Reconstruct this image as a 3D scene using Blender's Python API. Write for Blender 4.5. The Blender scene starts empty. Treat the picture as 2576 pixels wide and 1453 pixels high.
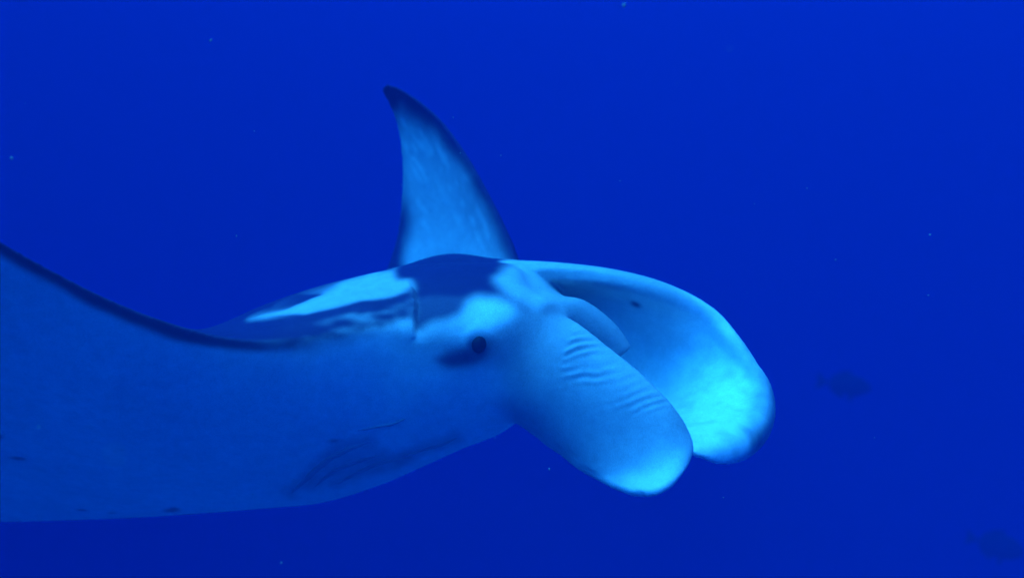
import bpy, bmesh, math, random
import numpy as np
from mathutils import Vector
from mathutils.bvhtree import BVHTree
from mathutils.kdtree import KDTree

random.seed(7)
rng = np.random.default_rng(7)
scene = bpy.context.scene
COL = scene.collection

# ------------------------------------------------------------------ camera
D = 2.8                                   # metres from the camera to the eye of the animal
cam = bpy.data.cameras.new("camera")
cam.sensor_width = 36.0
cam.lens = D / 2.576 * 36.0
cam.clip_start = 0.05
cam.clip_end = 300.0
cam.dof.use_dof = True
cam.dof.focus_distance = D - 0.1
cam.dof.aperture_fstop = 1.5
camo = bpy.data.objects.new("camera", cam)
camo.location = (0, -D, 0)
camo.rotation_euler = (math.radians(90), 0, 0)
COL.objects.link(camo)
scene.camera = camo

# ------------------------------------------------------------------ daylight from above the sea
SUN_EL = math.radians(57)
SUN_AZ = math.radians(228)                # compass bearing of the sun, clockwise from +y (behind the camera, to the left)
sun_dir = Vector((math.sin(SUN_AZ) * math.cos(SUN_EL), math.cos(SUN_AZ) * math.cos(SUN_EL), math.sin(SUN_EL)))
world = bpy.data.worlds.new("World")
scene.world = world
world.use_nodes = True
wn = world.node_tree.nodes
sky = wn.new("ShaderNodeTexSky")
sky.sky_type = 'NISHITA'
sky.sun_disc = False
sky.sun_elevation = SUN_EL
sky.sun_rotation = SUN_AZ
wn["Background"].inputs["Strength"].default_value = 0.15
world.node_tree.links.new(sky.outputs["Color"], wn["Background"].inputs["Color"])

sun = bpy.data.lights.new("sun", 'SUN')
sun.energy = 4.2
sun.angle = math.radians(85)
sun.color = (1.0, 0.97, 0.92)
suno = bpy.data.objects.new("sun", sun)
suno.rotation_euler = sun_dir.to_track_quat('Z', 'Y').to_euler()
suno.location = (0, 0, 20)
COL.objects.link(suno)

scene.view_settings.view_transform = 'Standard'
scene.view_settings.look = 'None'
scene.view_settings.gamma = 1.0
scene.view_settings.use_curve_mapping = False
scene.view_settings.exposure = 2.6
scene.render.engine = 'CYCLES'
scene.cycles.volume_bounces = 4
scene.cycles.max_bounces = 8
scene.cycles.diffuse_bounces = 3

# ------------------------------------------------------------------ helpers
def P(px, py, y):
    d = (y + D) / D
    return np.array([(px - 1288) / 1000.0 * d, y, (726.5 - py) / 1000.0 * d])

def to_px(co):
    d = (co[:, 1] + D) / D
    return 1288 + co[:, 0] / d * 1000.0, 726.5 - co[:, 2] / d * 1000.0

def tag(o, label=None, cat=None, group=None, kind=None):
    if label: o["label"] = label
    if cat: o["category"] = cat
    if group: o["group"] = group
    if kind: o["kind"] = kind
    return o

def link(name, me, mat=None, parent=None, smooth=True):
    o = bpy.data.objects.new(name, me)
    COL.objects.link(o)
    if mat: me.materials.append(mat)
    if smooth:
        me.polygons.foreach_set("use_smooth", [True] * len(me.polygons))
    if parent: o.parent = parent
    return o

def mesh_from(name, v, f):
    me = bpy.data.meshes.new(name)
    me.from_pydata([tuple(a) for a in v], [], f)
    me.update()
    return me

def catmull(keys, n):
    """keys (K, ...) -> smooth samples, n per span, through every key"""
    keys = np.asarray(keys, float)
    ext = np.concatenate([[2 * keys[0] - keys[1]], keys, [2 * keys[-1] - keys[-2]]])
    out, par = [], []
    for i in range(len(keys) - 1):
        p0, p1, p2, p3 = ext[i:i + 4]
        for k in range(n):
            t = k / n
            out.append(0.5 * (2 * p1 + (p2 - p0) * t + (2 * p0 - 5 * p1 + 4 * p2 - p3) * t * t + (3 * p1 - p0 - 3 * p2 + p3) * t ** 3))
            par.append(i + t)
    out.append(keys[-1]); par.append(len(keys) - 1.0)
    return np.array(out), np.array(par)

def sstep(x, a, b):
    t = np.clip((x - a) / (b - a), 0, 1)
    return t * t * (3 - 2 * t)

def loft(rings, caps=True):
    """rings (M, n, 3) closed loops -> verts, quads (face index = i*n + j), end caps"""
    M, n, _ = rings.shape
    v = rings.reshape(-1, 3)
    f = []
    for i in range(M - 1):
        for j in range(n):
            a, b = i * n + j, i * n + (j + 1) % n
            f.append((a, b, b + n, a + n))
    if caps:
        f.append(tuple(range(n - 1, -1, -1)))
        f.append(tuple((M - 1) * n + j for j in range(n)))
    return v, f

# ------------------------------------------------------------------ materials
def principled(name, rough=0.55, spec=0.3):
    m = bpy.data.materials.new(name); m.use_nodes = True
    b = m.node_tree.nodes["Principled BSDF"]
    b.inputs["Roughness"].default_value = rough
    b.inputs["Specular IOR Level"].default_value = spec
    return m, m.node_tree, b

def plain(name, col, rough=0.55, spec=0.3, noise=0.0, scale=20):
    m, nt, b = principled(name, rough, spec)
    b.inputs["Base Color"].default_value = (*col, 1)
    if noise:
        tx = nt.nodes.new("ShaderNodeTexNoise"); tx.inputs["Scale"].default_value = scale
        tx.inputs["Detail"].default_value = 4
        tc = nt.nodes.new("ShaderNodeTexCoord")
        nt.links.new(tc.outputs["Object"], tx.inputs["Vector"])
        mp = nt.nodes.new("ShaderNodeMapRange")
        mp.inputs["To Min"].default_value = 1 - noise; mp.inputs["To Max"].default_value = 1 + noise
        nt.links.new(tx.outputs["Fac"], mp.inputs["Value"])
        mx = nt.nodes.new("ShaderNodeVectorMath"); mx.operation = 'SCALE'
        mx.inputs[0].default_value = col
        nt.links.new(mp.outputs["Result"], mx.inputs["Scale"])
        nt.links.new(mx.outputs["Vector"], b.inputs["Base Color"])
    return m

def skin_material():
    m, nt, b = principled("manta_skin", 0.65, 0.10)
    N, L = nt.nodes, nt.links
    at = N.new("ShaderNodeAttribute"); at.attribute_name = "pigment_and_light"
    tc = N.new("ShaderNodeTexCoord")
    n1 = N.new("ShaderNodeTexNoise"); n1.inputs["Scale"].default_value = 34; n1.inputs["Detail"].default_value = 6; n1.inputs["Roughness"].default_value = 0.62
    n2 = N.new("ShaderNodeTexNoise"); n2.inputs["Scale"].default_value = 5; n2.inputs["Detail"].default_value = 3
    n3 = N.new("ShaderNodeTexNoise"); n3.inputs["Scale"].default_value = 260; n3.inputs["Detail"].default_value = 2
    for n in (n1, n2, n3): L.new(tc.outputs["Object"], n.inputs["Vector"])
    def rng_(sock, lo, hi):
        r = N.new("ShaderNodeMapRange"); r.inputs["From Min"].default_value = 0.3; r.inputs["From Max"].default_value = 0.7
        r.inputs["To Min"].default_value = lo; r.inputs["To Max"].default_value = hi
        L.new(sock, r.inputs["Value"]); return r.outputs["Result"]
    def mul(a, c):
        q = N.new("ShaderNodeMath"); q.operation = 'MULTIPLY'; L.new(a, q.inputs[0]); L.new(c, q.inputs[1]); return q.outputs[0]
    k = mul(mul(rng_(n1.outputs["Fac"], 0.91, 1.07), rng_(n2.outputs["Fac"], 0.93, 1.06)), rng_(n3.outputs["Fac"], 0.88, 1.08))
    sc = N.new("ShaderNodeVectorMath"); sc.operation = 'SCALE'
    L.new(at.outputs["Color"], sc.inputs[0]); L.new(k, sc.inputs["Scale"])
    L.new(sc.outputs["Vector"], b.inputs["Base Color"])
    bp = N.new("ShaderNodeBump"); bp.inputs["Strength"].default_value = 0.25; bp.inputs["Distance"].default_value = 0.004
    L.new(n1.outputs["Fac"], bp.inputs["Height"]); L.new(bp.outputs["Normal"], b.inputs["Normal"])
    return m

M_SKIN = skin_material()
M_EYE = plain("eye_dark", (0.012, 0.012, 0.014), 0.5, 0.15)
M_SLIT = plain("gill_dark", (0.36, 0.36, 0.38), 0.7, 0.1)
M_FISH = plain("fish_scales", (0.02, 0.024, 0.03), 0.7, 0.05, 0.25, 30)
M_SNOW = plain("marine_snow_specks", (0.26, 0.26, 0.25), 0.9, 0.05)
M_BOUNCE_SAND = plain("bounce_sand", (0.42, 0.40, 0.34), 0.95, 0.02, 0.12, 3)
M_DEEP = plain("deep_water", (0.004, 0.012, 0.03), 1.0, 0.0, 0.1, 0.3)

# ------------------------------------------------------------------ the water: far bowl of open sea + the water body itself
def water_bowl():
    na = 64
    v, f = [], []
    prof = [(18, -9.2), (18, -3), (18, -1), (18, 2), (18, 5.8)]
    for r, z in prof:
        for a in range(na):
            t = 2 * math.pi * a / na
            v.append((r * math.cos(t), r * math.sin(t), z))
    for i in range(len(prof) - 1):
        for a in range(na):
            f.append((i * na + a, (i + 1) * na + a, (i + 1) * na + (a + 1) % na, i * na + (a + 1) % na))
    o = link("water", mesh_from("water", v, f), M_DEEP)
    tag(o, "deep blue open sea water fading away behind the ray", None, None, "structure")

water_bowl()

def bounce_floor():  # unseen plateau added to bounce light up onto the belly
    n, R = 60, 18.3
    v, f = [], []
    for i in range(n + 1):
        for j in range(n + 1):
            x, y = (i / n * 2 - 1) * R, (j / n * 2 - 1) * R
            rr = math.hypot(x, y)
            drop = .22 * max(0, rr - 10.5) ** 2  # rim falls away so the plateau stays out of view
            v.append((x, y, max(-9.0, -4.3 - drop) + .03 * math.sin(x * .9 + .4 * math.sin(y)) + .03 * math.sin(y * 1.3 + x * .3)))
    for i in range(n):
        for j in range(n):
            a = i * (n + 1) + j
            f.append((a, a + n + 1, a + n + 2, a + 1))
    o = link("bounce_floor", mesh_from("bounce_floor", v, f), M_BOUNCE_SAND)
    tag(o, "unseen sandy floor added below the ray to bounce light onto its belly", None, None, "structure")
bounce_floor()

def haze_box():
    bm = bmesh.new()
    bmesh.ops.create_cube(bm, size=1)
    me = bpy.data.meshes.new("haze"); bm.to_mesh(me); bm.free()
    o = bpy.data.objects.new("haze", me); COL.objects.link(o)
    zt, zb = 6.1, -10.3
    o.scale = (40, 40, zt - zb); o.location = (0, 0, (zt + zb) / 2)
    m = bpy.data.materials.new("sea_water_volume"); m.use_nodes = True
    nt = m.node_tree; nt.nodes.clear()
    out = nt.nodes.new("ShaderNodeOutputMaterial")
    # sigma_s = colour * density ; sigma_a = (1 - colour) * density, per channel, per metre
    SS = (0.0006, 0.0062, 0.0305); SA = (0.50, 0.1935, 0.0775)
    ad = nt.nodes.new("ShaderNodeAddShader")
    s = nt.nodes.new("ShaderNodeVolumeScatter")
    mS = max(SS); s.inputs["Density"].default_value = mS
    s.inputs["Color"].default_value = tuple(c / mS for c in SS) + (1,)
    s.inputs["Anisotropy"].default_value = -0.25
    a = nt.nodes.new("ShaderNodeVolumeAbsorption")
    mA = max(SA); a.inputs["Density"].default_value = mA
    a.inputs["Color"].default_value = tuple(1 - c / mA for c in SA) + (1,)
    nt.links.new(s.outputs[0], ad.inputs[0]); nt.links.new(a.outputs[0], ad.inputs[1])
    nt.links.new(ad.outputs[0], out.inputs["Volume"])
    me.materials.append(m)
    tag(o, "blue sea water that veils everything farther away", None, None, "stuff")

haze_box()

# ------------------------------------------------------------------ the manta ray
NR = 96
th = np.arange(NR) / NR * 2 * np.pi

def body_ring(k):
    T, Nn, B, R, e = P(*k[0]), P(*k[1]), P(*k[2]), P(*k[3]), k[4]
    c = (T + Nn + B + R) / 4
    if len(k) > 5: c = P(*k[5])
    pts = np.zeros((NR, 3))
    for i, t in enumerate(th):
        q = int(t / (np.pi / 2) + 1e-9) % 4
        A, Bq, ee = [(Nn, T, e[0]), (T, R, e[1]), (R, B, e[2]), (B, Nn, e[3])][q]
        s = t - q * np.pi / 2
        cs, sn = max(math.cos(s), 0), max(math.sin(s), 0)
        pts[i] = c + (A - c) * cs ** ee + (Bq - c) * sn ** ee
    return pts

# stations from the lower lip back to the tail: top, near side (= leading edge of the near wing further back), belly, far side, corner exponents
BODY = [
    ((1590, 872, .040), (1570, 888, .010), (1555, 905, .030), (1578, 880, .080), (1, 1.6, 1.6, 1)),
    ((1542, 808, .040), (1505, 865, .000), (1465, 950, .050), (1550, 850, .170), (1, 1.8, 1.6, 1)),
    ((1462, 752, .035), (1410, 840, -.020), (1370, 1010, .070), (1470, 810, .260), (1, 1.8, 1.4, 1)),
    ((1355, 742, .050), (1325, 835, -.075), (1300, 1062, .110), (1430, 800, .340), (1, 1, 1, 1)),
    ((1300, 670, .190), (1270, 835, -.112), (1250, 1095, .140), (1390, 780, .430), (1, 1, 1, 1.35)),
    ((1180, 662, .230), (1190, 842, -.128), (1160, 1130, .190), (1330, 760, .560), (1, 1, 1, 1.4)),
    ((1060, 667, .290), (1090, 842, -.128), (1060, 1175, .250), (1230, 730, .660), (1, 1, 1, 1.4)),
    ((960, 692, .340), (960, 828, -.133), (950, 1222, .310), (1130, 760, .760), (1.1, 1, 1, 1.4)),
    ((820, 726, .400), (800, 848, -.175), (810, 1264, .360), (1010, 800, .860), (1.25, 1, 1, 1.4)),
    ((680, 768, .460), (660, 858, -.225), (670, 1278, .420), (880, 840, .950), (1.5, 1, 1, 1.4)),
    ((540, 822, .540), (520, 838, -.280), (520, 1290, .480), (760, 900, 1.05), (1.9, 1.2, 1, 1.4)),
    ((380, 880, .640), (330, 775, -.390), (350, 1301, .560), (620, 940, 1.15), (2.0, 1.2, 1, 1.3)),
    ((200, 930, .760), (120, 672, -.520), (170, 1308, .650), (460, 980, 1.25), (2.1, 1.3, 1, 1.35)),
    ((0, 970, .900), (-130, 525, -.680), (-30, 1312, .760), (280, 1010, 1.35), (2.1, 1.4, 1.1, 1.4)),
    ((-220, 1005, 1.05), (-560, 255, -.920), (-260, 1308, .900), (60, 1040, 1.45), (2.1, 1.5, 1.2, 1.5)),
    ((-430, 1030, 1.20), (-1250, -60, -1.180), (-480, 1290, 1.08), (-150, 1060, 1.52), (2.1, 1.6, 1.3, 1.6)),
    ((-600, 1050, 1.36), (-1350, 330, -.700), (-640, 1265, 1.26), (-360, 1080, 1.60), (2.0, 1.6, 1.3, 1.7)),
    ((-740, 1065, 1.52), (-1150, 840, .300), (-770, 1220, 1.45), (-560, 1095, 1.70), (1.5, 1.3, 1.2, 1.5)),
    ((-850, 1085, 1.68), (-960, 1100, 1.300), (-870, 1170, 1.65), (-740, 1105, 1.80), (1, 1, 1, 1)),
    ((-960, 1100, 1.86), (-985, 1118, 1.840), (-970, 1136, 1.86), (-945, 1118, 1.88), (1, 1, 1, 1)),
    ((-1200, 1125, 2.30), (-1210, 1130, 2.290), (-1205, 1136, 2.30), (-1195, 1130, 2.31), (1, 1, 1, 1)),
]
body_rings, body_par = catmull([body_ring(k) for k in BODY], 7)
body_v, body_f = loft(body_rings)

# far wing, raised: leading edge, trailing edge, thickness
WING = [
    ((1330, 770, .440), (930, 780, .90), .120),
    ((1302, 650, .490), (968, 690, .92), .085),
    ((1268, 565, .530), (997, 600, .93), .062),
    ((1222, 475, .570), (1010, 500, .93), .050),
    ((1172, 388, .620), (1011, 400, .92), .042),
    ((1112, 306, .680), (1000, 322, .90), .034),
    ((1052, 252, .730), (982, 272, .87), .028),
    ((1005, 222, .765), (966, 240, .84), .022),
    ((975, 211, .790), (958, 222, .82), .016),
]
NW = 48
def wing_ring(k):
    le, te, thk = P(*k[0]), P(*k[1]), k[2]
    ch = te - le
    up = np.array([0.05, 0.15, 1.0]); n = np.cross(ch, up); n /= np.linalg.norm(n)
    if n[1] > 0: n = -n                      # n points to the camera side
    out = []
    for j in range(NW):
        a = j / NW * 2 * np.pi               # 0 = leading edge, pi = trailing edge
        s = 0.5 - 0.5 * math.cos(a)
        prof = math.sin(a) * (1 - 0.35 * s) * 0.62
        camber = -0.10 * np.linalg.norm(ch) * math.sin(math.pi * s)
        out.append(le + ch * s + n * (thk * prof + camber))
    return np.array(out)
wing_rings, wing_par = catmull([wing_ring(k) for k in WING], 6)
wing_v, wing_f = loft(wing_rings)

# cephalic fins: grids root -> tip (rows), one edge -> other edge (columns)
def sheet(grid, thick_root, thick_edge, nu=8, nv=8):
    g = np.array([[P(*c) for c in row] for row in grid])
    rows, up = catmull(g, nu)
    cols = []
    for r in rows:
        c, vp = catmull(r, nv); cols.append(c)
    S = np.array(cols)                                    # (U, V, 3)
    U, V, _ = S.shape
    du = np.gradient(S, axis=0); dv = np.gradient(S, axis=1)
    n = np.cross(du, dv); n /= np.linalg.norm(n, axis=2, keepdims=True) + 1e-9
    if n[U // 2, V // 2, 1] > 0: n = -n                  # +n = camera side
    uu = np.linspace(0, 1, U)[:, None]; vv = np.linspace(0, 1, V)[None, :]
    edge = np.minimum(np.minimum(vv, 1 - vv) / 0.16, (1 - uu) / 0.12)
    t = thick_edge + (thick_root - thick_edge) * np.clip(edge, 0, 1) ** 0.6 * (1 - 0.45 * uu)
    front = S + n * t[..., None] / 2; back = S - n * t[..., None] / 2
    v = np.concatenate([front.reshape(-1, 3), back.reshape(-1, 3)])
    f, side, o = [], [], U * V
    for i in range(U - 1):
        for j in range(V - 1):
            a = i * V + j
            f.append((a, a + 1, a + V + 1, a + V)); side.append((0, (i + .5) / (U - 1), (j + .5) / (V - 1)))
            f.append((o + a, o + a + V, o + a + V + 1, o + a + 1)); side.append((1, (i + .5) / (U - 1), (j + .5) / (V - 1)))
    loop = [j for j in range(V)] + [i * V + V - 1 for i in range(1, U)] + [(U - 1) * V + j for j in range(V - 2, -1, -1)] + [i * V for i in range(U - 2, 0, -1)]
    for q in range(len(loop)):
        a, b = loop[q], loop[(q + 1) % len(loop)]
        f.append((b, a, o + a, o + b)); side.append((2, (a // V) / (U - 1), (a % V) / (V - 1)))
    return v, f, np.array(side)

FAR_FIN = [
    [(1240, 660, .34), (1275, 684, .20), (1310, 722, .36), (1335, 790, .44), (1350, 870, .42), (1360, 950, .34)],
    [(1400, 668, .36), (1385, 684, .20), (1400, 718, .33), (1415, 790, .41), (1425, 890, .40), (1420, 1000, .34)],
    [(1545, 686, .34), (1535, 700, .19), (1545, 742, .27), (1550, 830, .35), (1540, 940, .36), (1510, 1045, .30)],
    [(1680, 722, .29), (1672, 738, .20), (1682, 790, .25), (1680, 880, .31), (1665, 985, .28), (1610, 1085, .15)],
    [(1795, 782, .29), (1792, 806, .26), (1802, 870, .28), (1800, 950, .24), (1768, 1045, .10), (1692, 1118, -.10)],
    [(1872, 864, .22), (1872, 893, .20), (1882, 950, .18), (1872, 1020, .10), (1828, 1090, -.04), (1748, 1143, -.16)],
    [(1922, 945, .16), (1922, 975, .14), (1925, 1020, .09), (1908, 1075, .02), (1862, 1128, -.06), (1790, 1163, -.13)],
    [(1943, 1015, .22), (1944, 1035, .20), (1940, 1065, .16), (1923, 1105, .10), (1880, 1148, .00), (1820, 1166, -.09)],
]
NEAR_FIN = [
    [(1330, 775, .080), (1290, 805, .020), (1240, 870, -.010), (1200, 930, .03), (1170, 990, .09)],
    [(1430, 800, -.045), (1390, 850, -.068), (1345, 920, -.065), (1290, 985, -.020), (1240, 1020, .06)],
    [(1530, 872, -.118), (1490, 930, -.130), (1440, 995, -.105), (1380, 1050, -.030), (1325, 1075, .09)],
    [(1620, 945, -.190), (1585, 1005, -.200), (1535, 1065, -.165), (1470, 1115, -.090), (1405, 1135, .03)],
    [(1694, 1022, -.228), (1660, 1080, -.245), (1610, 1135, -.228), (1545, 1175, -.170), (1475, 1192, -.07)],
    [(1731, 1090, -.225), (1708, 1140, -.265), (1665, 1185, -.285), (1605, 1215, -.260), (1540, 1224, -.20)],
    [(1738, 1135, -.235), (1725, 1180, -.285), (1692, 1218, -.340), (1642, 1240, -.360), (1590, 1242, -.30)],
]
ff_v, ff_f, ff_side = sheet(FAR_FIN, .040, .016)
nf_v, nf_f, nf_side = sheet(NEAR_FIN, .045, .016)

def bvh(v, f): return BVHTree.FromPolygons([tuple(a) for a in v], f)
PARTS = [("body", bvh(body_v, body_f)), ("wing", bvh(wing_v, wing_f)), ("far", bvh(ff_v, ff_f)), ("near", bvh(nf_v, nf_f))]

# union of the closed pieces as ONE skin
allv, allf, off = [], [], 0
for v, f in ((body_v, body_f), (wing_v, wing_f), (ff_v, ff_f), (nf_v, nf_f)):
    allv.append(v); allf += [tuple(i + off for i in q) for q in f]; off += len(v)
src = mesh_from("manta_source", np.concatenate(allv), allf)
bm = bmesh.new(); bm.from_mesh(src)
bmesh.ops.recalc_face_normals(bm, faces=bm.faces); bm.to_mesh(src); bm.free()
tmp = bpy.data.objects.new("manta_source", src); COL.objects.link(tmp)
md = tmp.modifiers.new("r", 'REMESH'); md.mode = 'VOXEL'; md.voxel_size = 0.0052; md.adaptivity = 0
ms = tmp.modifiers.new("s", 'SMOOTH'); ms.factor = 0.5; ms.iterations = 13
dg = bpy.context.evaluated_depsgraph_get()
skin = bpy.data.meshes.new_from_object(tmp.evaluated_get(dg))
bpy.data.objects.remove(tmp); bpy.data.meshes.remove(src)
skin.name = "manta_ray"

nv = len(skin.vertices)
co = np.empty(nv * 3); skin.vertices.foreach_get("co", co); co = co.reshape(-1, 3)
no = np.empty(nv * 3); skin.vertex_normals.foreach_get("vector", no); no = no.reshape(-1, 3)

comp = np.zeros(nv, int); best = np.full(nv, 1e9); fidx = np.zeros(nv, int)
for ci, (_, tr) in enumerate(PARTS):
    lo = None
    for i in range(nv):
        hit = tr.find_nearest(co[i], best[i] if best[i] < 1e8 else 10.0)
        if hit[0] is not None and hit[3] < best[i]:
            best[i] = hit[3]; comp[i] = ci; fidx[i] = hit[2]

px, py = to_px(co)
tocam = np.array([0, -D, 0]) - co; tocam /= np.linalg.norm(tocam, axis=1, keepdims=True)
facing = (no * tocam).sum(1)
ang = np.where(comp == 0, ((fidx % NR) + 0.5) / NR * 2 * np.pi, 0)        # 0 leading edge, pi/2 back, pi far side, 3pi/2 belly
sta = np.where(comp == 0, fidx // NR / 7.0, 0)

def vnoise(p, s, seed):
    """smooth value noise on points, 0..1"""
    q = p * s; i = np.floor(q).astype(np.int64); fr = q - i; fr = fr * fr * (3 - 2 * fr)
    def h(a, b, c):
        x = (a * 374761393 + b * 668265263 + c * 2147483647 + seed * 974711) & 0xFFFFFFFF
        x = ((x ^ (x >> 13)) * 1274126177) & 0xFFFFFFFF
        return ((x ^ (x >> 16)) & 0xFFFF) / 65535.0
    r = 0
    for dx in (0, 1):
        for dy in (0, 1):
            for dz in (0, 1):
                w = (fr[:, 0] if dx else 1 - fr[:, 0]) * (fr[:, 1] if dy else 1 - fr[:, 1]) * (fr[:, 2] if dz else 1 - fr[:, 2])
                r = r + w * h(i[:, 0] + dx, i[:, 1] + dy, i[:, 2] + dz)
    return r
wob = np.stack([vnoise(co, 9, 1) - .5, vnoise(co, 9, 2) - .5], 1) * 26 + np.stack([vnoise(co, 30, 3) - .5, vnoise(co, 30, 4) - .5], 1) * 4
qx, qy = px + wob[:, 0], py + wob[:, 1]

def poly_sd(x, y, pts):
    """signed distance to a polygon, positive inside"""
    pts = np.array(pts, float); d = np.full(len(x), 1e9); inside = np.zeros(len(x), bool)
    for i in range(len(pts)):
        a, b = pts[i], pts[(i + 1) % len(pts)]
        e = b - a; wx, wy = x - a[0], y - a[1]
        t = np.clip((wx * e[0] + wy * e[1]) / (e @ e), 0, 1)
        d = np.minimum(d, np.hypot(wx - e[0] * t, wy - e[1] * t))
        c = ((a[1] <= y) & (b[1] > y)) | ((b[1] <= y) & (a[1] > y))
        xi = a[0] + (y - a[1]) / np.where(abs(e[1]) < 1e-9, 1e-9, e[1]) * e[0]
        inside ^= c & (x < xi)
    return np.where(inside, d, -d)

def line_d(x, y, pts):
    pts = np.array(pts, float); d = np.full(len(x), 1e9)
    for a, b in zip(pts[:-1], pts[1:]):
        e = b - a; wx, wy = x - a[0], y - a[1]
        t = np.clip((wx * e[0] + wy * e[1]) / (e @ e), 0, 1)
        d = np.minimum(d, np.hypot(wx - e[0] * t, wy - e[1] * t))
    return d

def mixv(base, val, w): return base * (1 - w) + val * w
WHITE, DARK = 0.80, 0.014
body = comp == 0
near_side = facing > -0.1

pig = np.full(nv, WHITE)
# back dark, belly white; the border runs along the leading edge
dors = np.where(body, sstep(np.sin(ang), -0.05, 0.10), 0)
pig = mixv(pig, DARK, dors)
# white shoulder patch
patch = poly_sd(qx, qy, [(625, 802), (654, 789), (719, 773), (810, 733), (862, 706), (940, 680), (992, 676), (994, 702), (1023, 706), (1031, 717), (1033, 728), (1005, 745), (966, 761), (888, 771), (836, 782), (771, 797), (719, 800)])
w = sstep(patch, -12, 14) * (body & near_side)
pig = mixv(pig, 0.46, w)
pig = mixv(pig, 0.10, sstep(-line_d(qx, qy, [(690, 772), (780, 738), (850, 706)]), -9, -2) * (body & near_side) * .6)
# ragged border between the dark shoulder and the pale flank, mottled with grey
wl = np.interp(px, [640, 758, 849, 870, 914, 979, 1046], [872, 862, 850, 842, 828, 816, 808])
rag = (vnoise(co, 26, 61) - .5) * 22 + (vnoise(co, 70, 62) - .5) * 14
span = sstep(px, 650, 760) * (1 - sstep(px, 1040, 1048)) * (body & near_side)
flank = .55 * sstep(py + rag - wl, -9, 9) + .45 * sstep(py + rag - wl, 0, 44)
mq = np.stack([px / 48, (py + .12 * px) / 11, px * 0], 1)
mott = .02 + .75 * np.clip(vnoise(mq, 1, 63) * .5 + vnoise(co, 75, 64) * .25 + vnoise(mq, 2.3, 65) * .25 - .40, 0, 1) * sstep(px, 700, 900) * sstep(-patch, 12, 26)
pig = np.where((patch < 4) & (py > 740), mixv(pig, mixv(mott, WHITE, flank), span), pig)
# crease shade painted along the fold where the wing root meets the neck
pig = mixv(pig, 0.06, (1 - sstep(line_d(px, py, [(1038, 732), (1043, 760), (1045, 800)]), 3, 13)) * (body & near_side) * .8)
# head: flank and cheek
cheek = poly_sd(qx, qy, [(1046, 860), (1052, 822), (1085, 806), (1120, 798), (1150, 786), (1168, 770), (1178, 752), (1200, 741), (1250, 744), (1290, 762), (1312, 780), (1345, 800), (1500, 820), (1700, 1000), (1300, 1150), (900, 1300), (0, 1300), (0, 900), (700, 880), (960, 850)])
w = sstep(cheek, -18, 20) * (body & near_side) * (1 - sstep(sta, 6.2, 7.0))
sunlit_blob = np.exp(-(((qx - 1238) / 78) ** 2 + ((qy - 800) / 62) ** 2))  # sunlit patch painted on the cheek, darker away from it
pig = mixv(pig, mixv(mixv(.46, .88, sunlit_blob), WHITE, sstep(qy, 850, 960)), w)
w = sstep(poly_sd(qx, qy, [(1048, 742), (1110, 738), (1190, 742), (1170, 768), (1130, 790), (1050, 815)]), -10, 10) * (body & near_side)
pig = np.maximum(pig, .06 * w)
# brow band and lips
w = sstep(poly_sd(qx, qy, [(1270, 640), (1700, 640), (1700, 1000), (1400, 900), (1330, 770), (1275, 750), (1238, 711), (1240, 697), (1260, 677), (1285, 662)]), -16, 22) * (body & near_side)
pig = mixv(pig, 0.46, w)
root_shade = sstep(poly_sd(qx, qy, [(1308, 772), (1345, 768), (1400, 760), (1440, 805), (1400, 860), (1330, 960), (1260, 930), (1228, 852), (1285, 815)]), -22, 22)  # shade where the cheek turns down to the fin root, painted grey
pig = mixv(pig, 0.34, root_shade * (body & near_side))
pig = mixv(pig, 0.34, body * near_side * sstep(px, 1355, 1390) * (sta < 4) * .9)
# dark socket behind the eye
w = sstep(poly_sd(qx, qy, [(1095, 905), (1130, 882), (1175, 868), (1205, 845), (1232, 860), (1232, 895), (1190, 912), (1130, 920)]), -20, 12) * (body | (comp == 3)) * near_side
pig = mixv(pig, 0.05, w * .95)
pig = mixv(pig, .55, (1 - sstep(line_d(px, py, [(1034, 724), (1046, 742), (1051, 772), (1051, 800)]), 1, 6)) * (body & near_side) * .25)  # highlight of the neck fold painted as a thin pale line
# dark edge along the wing
w = sstep(-line_d(qx, qy, [(-1250, -50), (-560, 262), (-135, 530), (0, 612), (120, 682), (330, 785), (430, 822), (520, 843), (640, 856), (740, 854), (860, 838)]), -32, -15) * (1 - .95 * sstep(px, 620, 860)) * (body & (sta > 7)) * near_side
pig = mixv(pig, DARK, w * .95)
# dark flecks on the belly
for (fx, fy, rx, ry) in [(50, 1147, 20, 8), (0, 1091, 12, 10), (210, 1279, 18, 4), (436, 1278, 20, 6), (848, 1114, 17, 6), (285, 1290, 10, 3)]:
    w = 1 - sstep(np.hypot((qx - fx) / rx, (qy - fy) / ry), .5, 1.2)
    pig = mixv(pig, 0.16, w * (body & near_side) * .8)
for pts in ([(733, 1240), (770, 1205), (820, 1160), (880, 1128), (930, 1112)], [(790, 1225), (840, 1185), (900, 1160), (955, 1143)], [(850, 1216), (900, 1188), (960, 1164), (1030, 1148)], [(1000, 1152), (1060, 1132), (1110, 1118), (1150, 1100)]):
    pig = mixv(pig, 0.26, (1 - sstep(line_d(qx, qy, pts), 4, 28)) * (body & near_side) * .45)
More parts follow.
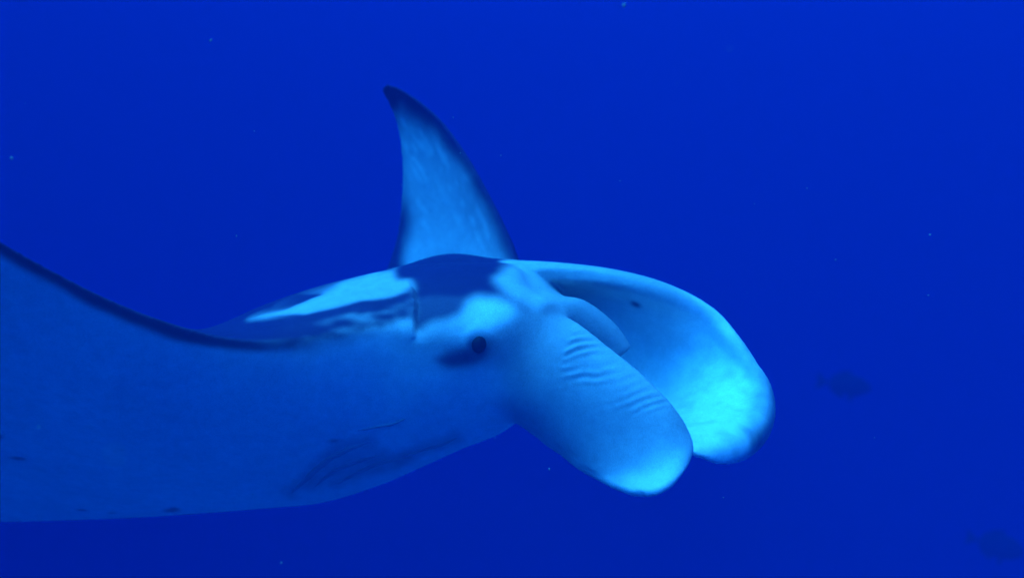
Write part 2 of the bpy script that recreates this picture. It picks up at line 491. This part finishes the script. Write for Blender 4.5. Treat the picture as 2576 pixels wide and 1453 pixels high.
# far wing: pale centre, dark margins and tip on the near face
sdw = poly_sd(qx, qy, [(1016, 700), (1022, 600), (1022, 480), (1008, 350), (992, 285), (1010, 268), (1055, 292), (1120, 352), (1180, 440), (1222, 530), (1262, 610), (1300, 690)])
al, ac = .5 * px + .87 * py, .87 * px - .5 * py
streak = vnoise(np.stack([al / 60, ac / 7, ac * 0], 1), 1, 51) * vnoise(np.stack([al / 25, ac / 12, ac * 0], 1), 1, 52)
edge_band = np.exp(-((sdw - 38) / 34) ** 2) * sstep(ac, 560, 700)
pw = mixv(np.full(nv, DARK), 0.45 + .08 * (vnoise(co, 8, 53) - .5), sstep(sdw, -24, 30))
pw = np.clip(pw + edge_band * (sstep(streak, .28, .5) * .16 - .06), .01, .9)
pig = np.where(comp == 1, np.where(facing > -0.05, pw, WHITE * sstep(sdw, -40, 30) + DARK), pig)
# fins at the mouth
fs = np.zeros((nv, 3)); fs[comp == 2] = ff_side[fidx[comp == 2]]; fs[comp == 3] = nf_side[fidx[comp == 3]]
pig = np.where(comp == 2, 0.72 + .20 * sstep(px, 1660, 1790), pig)  # paler toward the tip: part of the sunlight there is painted in
pig = mixv(pig, 0.44, (comp == 2) * (1 - sstep(fs[:, 2], .18, .30)) * (1 - sstep(px, 1640, 1800)))
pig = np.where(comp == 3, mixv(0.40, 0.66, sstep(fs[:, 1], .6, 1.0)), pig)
pig = mixv(pig, 0.34, (comp == 3) * root_shade)
# stains on the inside of the far fin near its tip
st = sstep(vnoise(co, 26, 21) * .6 + vnoise(co, 60, 22) * .4, .52, .72) * ((comp == 2) & (px > 1700))
pig = mixv(pig, 0.5, st * .42)
pig = mixv(pig, 0.15, (comp == 2) * sstep(poly_sd(qx, qy, [(1885, 1085), (1925, 1070), (1950, 1040), (1950, 1110), (1890, 1150)]), -10, 12) * .3)
pig = mixv(pig, .16, ((comp == 3) | body) * near_side * (1 - sstep(np.hypot((qx - 1386) / 26, (qy - 772) / 20), .3, 1.3)) * .8)
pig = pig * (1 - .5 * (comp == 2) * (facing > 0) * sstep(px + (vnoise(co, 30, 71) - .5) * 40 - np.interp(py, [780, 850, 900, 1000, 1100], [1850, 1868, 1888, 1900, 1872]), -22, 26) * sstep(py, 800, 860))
# scratch on the inside of the far fin
pig = mixv(pig, 0.06, (comp == 2) * (1 - sstep(line_d(px, py, [(1592, 762), (1606, 769)]), 3, 9)))

# fine relief: folds
disp = np.zeros(nv)
ed = np.hypot(px - 1205, (py - 866) * .9)
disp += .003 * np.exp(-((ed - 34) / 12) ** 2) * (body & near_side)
pig = mixv(pig, .10, (1 - sstep(ed, 24, 34)) * (body & near_side) * sstep(py, 840, 866))  # small shadow below the eye, put into the skin colour
dd = line_d(px, py, [(1028, 706), (1042, 730), (1046, 770), (1046, 812), (1040, 850)])
sgn = np.where(px < np.interp(py, [706, 730, 770, 812, 850], [1028, 1042, 1046, 1046, 1040]), 1, -1)
lim = sstep(py, 700, 730) * (1 - sstep(py, 820, 870))
disp += np.where(body & near_side & (facing > .05), np.where(sgn > 0, .005, -.009) * np.exp(-(dd / 40) ** 2) * lim, 0)
# wrinkles on the near fin
wr = (comp == 3) & (facing > 0)
ww = sstep(poly_sd(px, py, [(1390, 835), (1470, 830), (1600, 940), (1670, 1010), (1600, 1025), (1470, 990), (1385, 930)]), -40, 40)
disp += np.where(wr, np.sin((py + .30 * px + 46 * vnoise(co, 7, 31) + 10 * vnoise(co, 25, 34)) / 3.7) * .0026 * ww * sstep(vnoise(co * np.array([1, 1, 2.2]), 13, 35), .25, .8), 0)
disp += np.where(wr & (fs[:, 2] > .86), (vnoise(co, 22, 33) - .5) * .006, 0)
co2 = co + no * disp[:, None]
# blend the root of the near fin into the cheek
E = np.empty(len(skin.edges) * 2, np.int32); skin.edges.foreach_get("vertices", E); E = E.reshape(-1, 2)
wsm = np.maximum(np.exp(-(line_d(px, py, [(1340, 785), (1310, 850), (1290, 940), (1230, 1010)]) / 62) ** 2), .8 * np.exp(-(line_d(px, py, [(1330, 775), (1400, 790)]) / 30) ** 2))
wsm = wsm * np.isin(comp, (0, 3)) * sstep(facing, -.05, .1); wsm[wsm < .03] = 0
deg = np.bincount(E.ravel(), minlength=nv).astype(float)
for _ in range(220):
    acc = np.stack([np.bincount(E[:, 0], co2[E[:, 1], k], nv) + np.bincount(E[:, 1], co2[E[:, 0], k], nv) for k in range(3)], 1)
    co2 = co2 + (acc / deg[:, None] - co2) * (wsm * .9)[:, None]
skin.vertices.foreach_set("co", co2.ravel()); skin.update()

pw_ = np.clip(.6 + wsm * 1.2, 0, .95)
for it in range(60):
    acc = np.bincount(E[:, 0], pig[E[:, 1]], nv) + np.bincount(E[:, 1], pig[E[:, 0]], nv)
    pig = pig + (acc / deg - pig) * (pw_ if it < 5 else np.clip(wsm, 0, .95) * (np.abs(px - 1300) < 160) * (py > 830))
ca = skin.color_attributes.new("pigment_and_light", 'FLOAT_COLOR', 'POINT')
buf = np.ones((nv, 4)); buf[:, 0] = pig * .98; buf[:, 1] = pig; buf[:, 2] = pig * .92 + .055 * (1 - pig)  # extra blue in dark skin stands in for the water's veil
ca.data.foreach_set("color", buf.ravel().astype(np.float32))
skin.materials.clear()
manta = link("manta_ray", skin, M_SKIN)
tag(manta, "huge manta ray with pale belly, dark back and two spoon-shaped head fins", "manta ray")

skin_bvh = bvh(co2, [tuple(p.vertices) for p in skin.polygons])
def on_skin(x, y):
    o = Vector((0, -D, 0)); d = (Vector(P(x, y, 0)) - o).normalized()
    h = skin_bvh.ray_cast(o, d, 20)
    return (np.array(h[0]), np.array(h[1])) if h[0] is not None else (None, None)

def ellipsoid(name, r, seg=24, rings=16):
    bm = bmesh.new(); bmesh.ops.create_uvsphere(bm, u_segments=seg, v_segments=rings, radius=1)
    for v in bm.verts: v.co = Vector((v.co.x * r[0], v.co.y * r[1], v.co.z * r[2]))
    me = bpy.data.meshes.new(name); bm.to_mesh(me); bm.free(); return me

c, n = on_skin(1205, 866)
eye = link("eye", ellipsoid("eye", (.021, .021, .025)), M_EYE, manta)
eye.location = tuple(c - n * .011)
eye["label"] = "dark round eye on the pale cheek"

# gill slits: curved lips of skin under the belly
def slit(pts, wid, lift=.004):
    pts, _ = catmull(np.array(pts, float), 6)
    rows = []
    for i, (x, y) in enumerate(pts):
        c, n = on_skin(x, y)
        if c is None: continue
        rows.append((c, n))
    rings = []
    K = len(rows)
    for i, (c, n) in enumerate(rows):
        t = rows[min(i + 1, K - 1)][0] - rows[max(i - 1, 0)][0]; t /= np.linalg.norm(t) + 1e-9
        s = np.cross(n, t); u = i / (K - 1)
        w = wid * (math.sin(math.pi * min(max(u, .02), .98)) ** .7) + .0008
        rings.append([c + s * w * math.cos(a) + n * (lift * math.sin(a) * min(1, w / wid * 1.2)) - n * .0006 for a in np.linspace(0, 2 * np.pi, 9)[:-1]])
    v, f = loft(np.array(rings))
    o = link("gill_slit", mesh_from("gill_slit", v, f), M_SLIT, manta)
GILLS = [
    ([(733, 1240), (770, 1205), (820, 1160), (880, 1128), (930, 1112)], .0075),
    ([(790, 1225), (840, 1185), (900, 1160), (955, 1143)], .0055),
    ([(850, 1216), (900, 1188), (960, 1164), (1030, 1148)], .005),
    ([(900, 1082), (950, 1072), (985, 1066), (1020, 1052)], .0028),
    ([(1000, 1152), (1060, 1132), (1110, 1118), (1150, 1100)], .0045)]
for pts, w in GILLS:
    slit(pts, w * 1.5)

# ------------------------------------------------------------------ two far fish
def make_fish(name, label, loc, length, rz, ry, deep):
    prof = [(-.50, .012), (-.40, .035), (-.28, .075), (-.10, .155), (.08, .19), (.25, .175), (.40, .11), (.48, .045), (.50, .008)]
    key = np.array([[x, h] for x, h in prof]); s, _ = catmull(key, 4)
    rings = []
    for x, h in s:
        a = np.linspace(0, 2 * np.pi, 25)[:-1]
        rings.append(np.stack([np.full(24, x), .42 * abs(h) * np.cos(a), deep * abs(h) * np.sin(a)], 1))
    v0, f0 = loft(np.array(rings)); V, F = [v0], list(f0); o = len(v0)
    def fin(outline, th):
        nonlocal o
        k = len(outline); a = np.array([(x, -th, z) for x, z in outline]); b = np.array([(x, th, z) for x, z in outline])
        V.append(a); V.append(b)
        F.append(tuple(o + i for i in range(k))); F.append(tuple(o + k + i for i in range(k - 1, -1, -1)))
        for i in range(k): F.append((o + i, o + k + i, o + k + (i + 1) % k, o + (i + 1) % k))
        o += 2 * k
    fin([(-.44, .03), (-.56, .12), (-.66, .17), (-.62, .05), (-.60, 0), (-.62, -.05), (-.66, -.15), (-.56, -.11), (-.44, -.03)], .012)
    fin([(.15, .14 * deep), (.02, .27 * deep), (-.15, .24 * deep), (-.34, .13 * deep), (-.36, .04), (-.1, .1)], .012)
    fin([(.0, -.14 * deep), (-.10, -.26 * deep), (-.24, -.20 * deep), (-.36, -.10 * deep), (-.36, -.03), (-.1, -.1)], .012)
    fin([(.2, -.10 * deep), (.10, -.30 * deep), (.04, -.28 * deep), (.06, -.10)], .012)
    me = mesh_from(name, np.concatenate(V) * length, F)
    bm = bmesh.new(); bm.from_mesh(me); bmesh.ops.recalc_face_normals(bm, faces=bm.faces); bm.to_mesh(me); bm.free()
    t = bpy.data.objects.new("t", me); COL.objects.link(t)
    m = t.modifiers.new("r", 'REMESH'); m.mode = 'VOXEL'; m.voxel_size = .0045
    m = t.modifiers.new("s", 'SMOOTH'); m.iterations = 3
    e = bpy.data.meshes.new_from_object(t.evaluated_get(bpy.context.evaluated_depsgraph_get()))
    bpy.data.objects.remove(t); e.name = name
    f = link(name, e, M_FISH)
    f.location = loc; f.rotation_euler = (0, ry, rz)
    tag(f, label, "fish", "dark fish far off in the blue")
    for s_ in (-1, 1):
        ey = link("eye", ellipsoid("eye", (.018 * length, .01 * length, .018 * length), 12, 8), M_EYE, f)
        ey.location = (.36 * length, s_ * .052 * length, .035 * length)
    return f
make_fish("fish", "faint dark fish drifting level with the bright far fin of the ray", tuple(P(2132, 968, 5.8)), .41, math.radians(12), math.radians(8), 1.0)
make_fish("fish", "faint dark fish low in the bottom corner, farther below the ray", tuple(P(2512, 1372, 5.4)), .37, math.radians(-10), math.radians(14), 1.25)

# ------------------------------------------------------------------ drifting specks
def marine_snow():
    bm = bmesh.new()
    spots = [(P(x, y, d), r) for x, y, d, r in [
        (2340, 590, -.4, .0025), (2030, 473, -.3, .0018), (1260, 391, -.2, .0022), (1158, 385, .1, .0025), (530, 102, -.6, .003), (30, 398, -.7, .003),
        (98, 1074, -.9, .0022), (1382, 1179, -.3, .0035), (708, 1414, -.6, .0035), (1820, 1250, -.2, .0018), (1570, 14, -.8, .005), (2335, 742, -.2, .0022),
        (1010, 465, -.5, .0015), (1357, 723, -.05, .0015), (1160, 888, -.25, .0012), (1140, 295, -.1, .0018), (1560, 455, .3, .002), (640, 330, -.3, .0018),
        (290, 1145, -2.0, .0022), (765, 893, -2.05, .0022), (2200, 1100, -.2, .0018), (1898, 512, .2, .0016)]]
    for _ in range(180):
        spots.append((np.array([rng.uniform(-3, 3), rng.uniform(-1.6, 3.2), rng.uniform(-1.8, 1.8)]), abs(rng.normal(0, .0009)) + .0006))
    for c, r in spots:
        g = bmesh.ops.create_icosphere(bm, subdivisions=1, radius=r * .8)
        st = rng.uniform(.6, 1.6); a = rng.uniform(0, 3.14)
        for v in g["verts"]:
            k = rng.uniform(.7, 1.25)
            x, y, z = v.co * k; x *= st
            v.co = Vector((x * math.cos(a) - z * math.sin(a) + c[0], y + c[1], x * math.sin(a) + z * math.cos(a) + c[2]))
    me = bpy.data.meshes.new("marine_snow"); bm.to_mesh(me); bm.free()
    o = link("marine_snow", me, M_SNOW)
    tag(o, "tiny pale specks of marine snow drifting in the water", None, None, "stuff")
marine_snow()
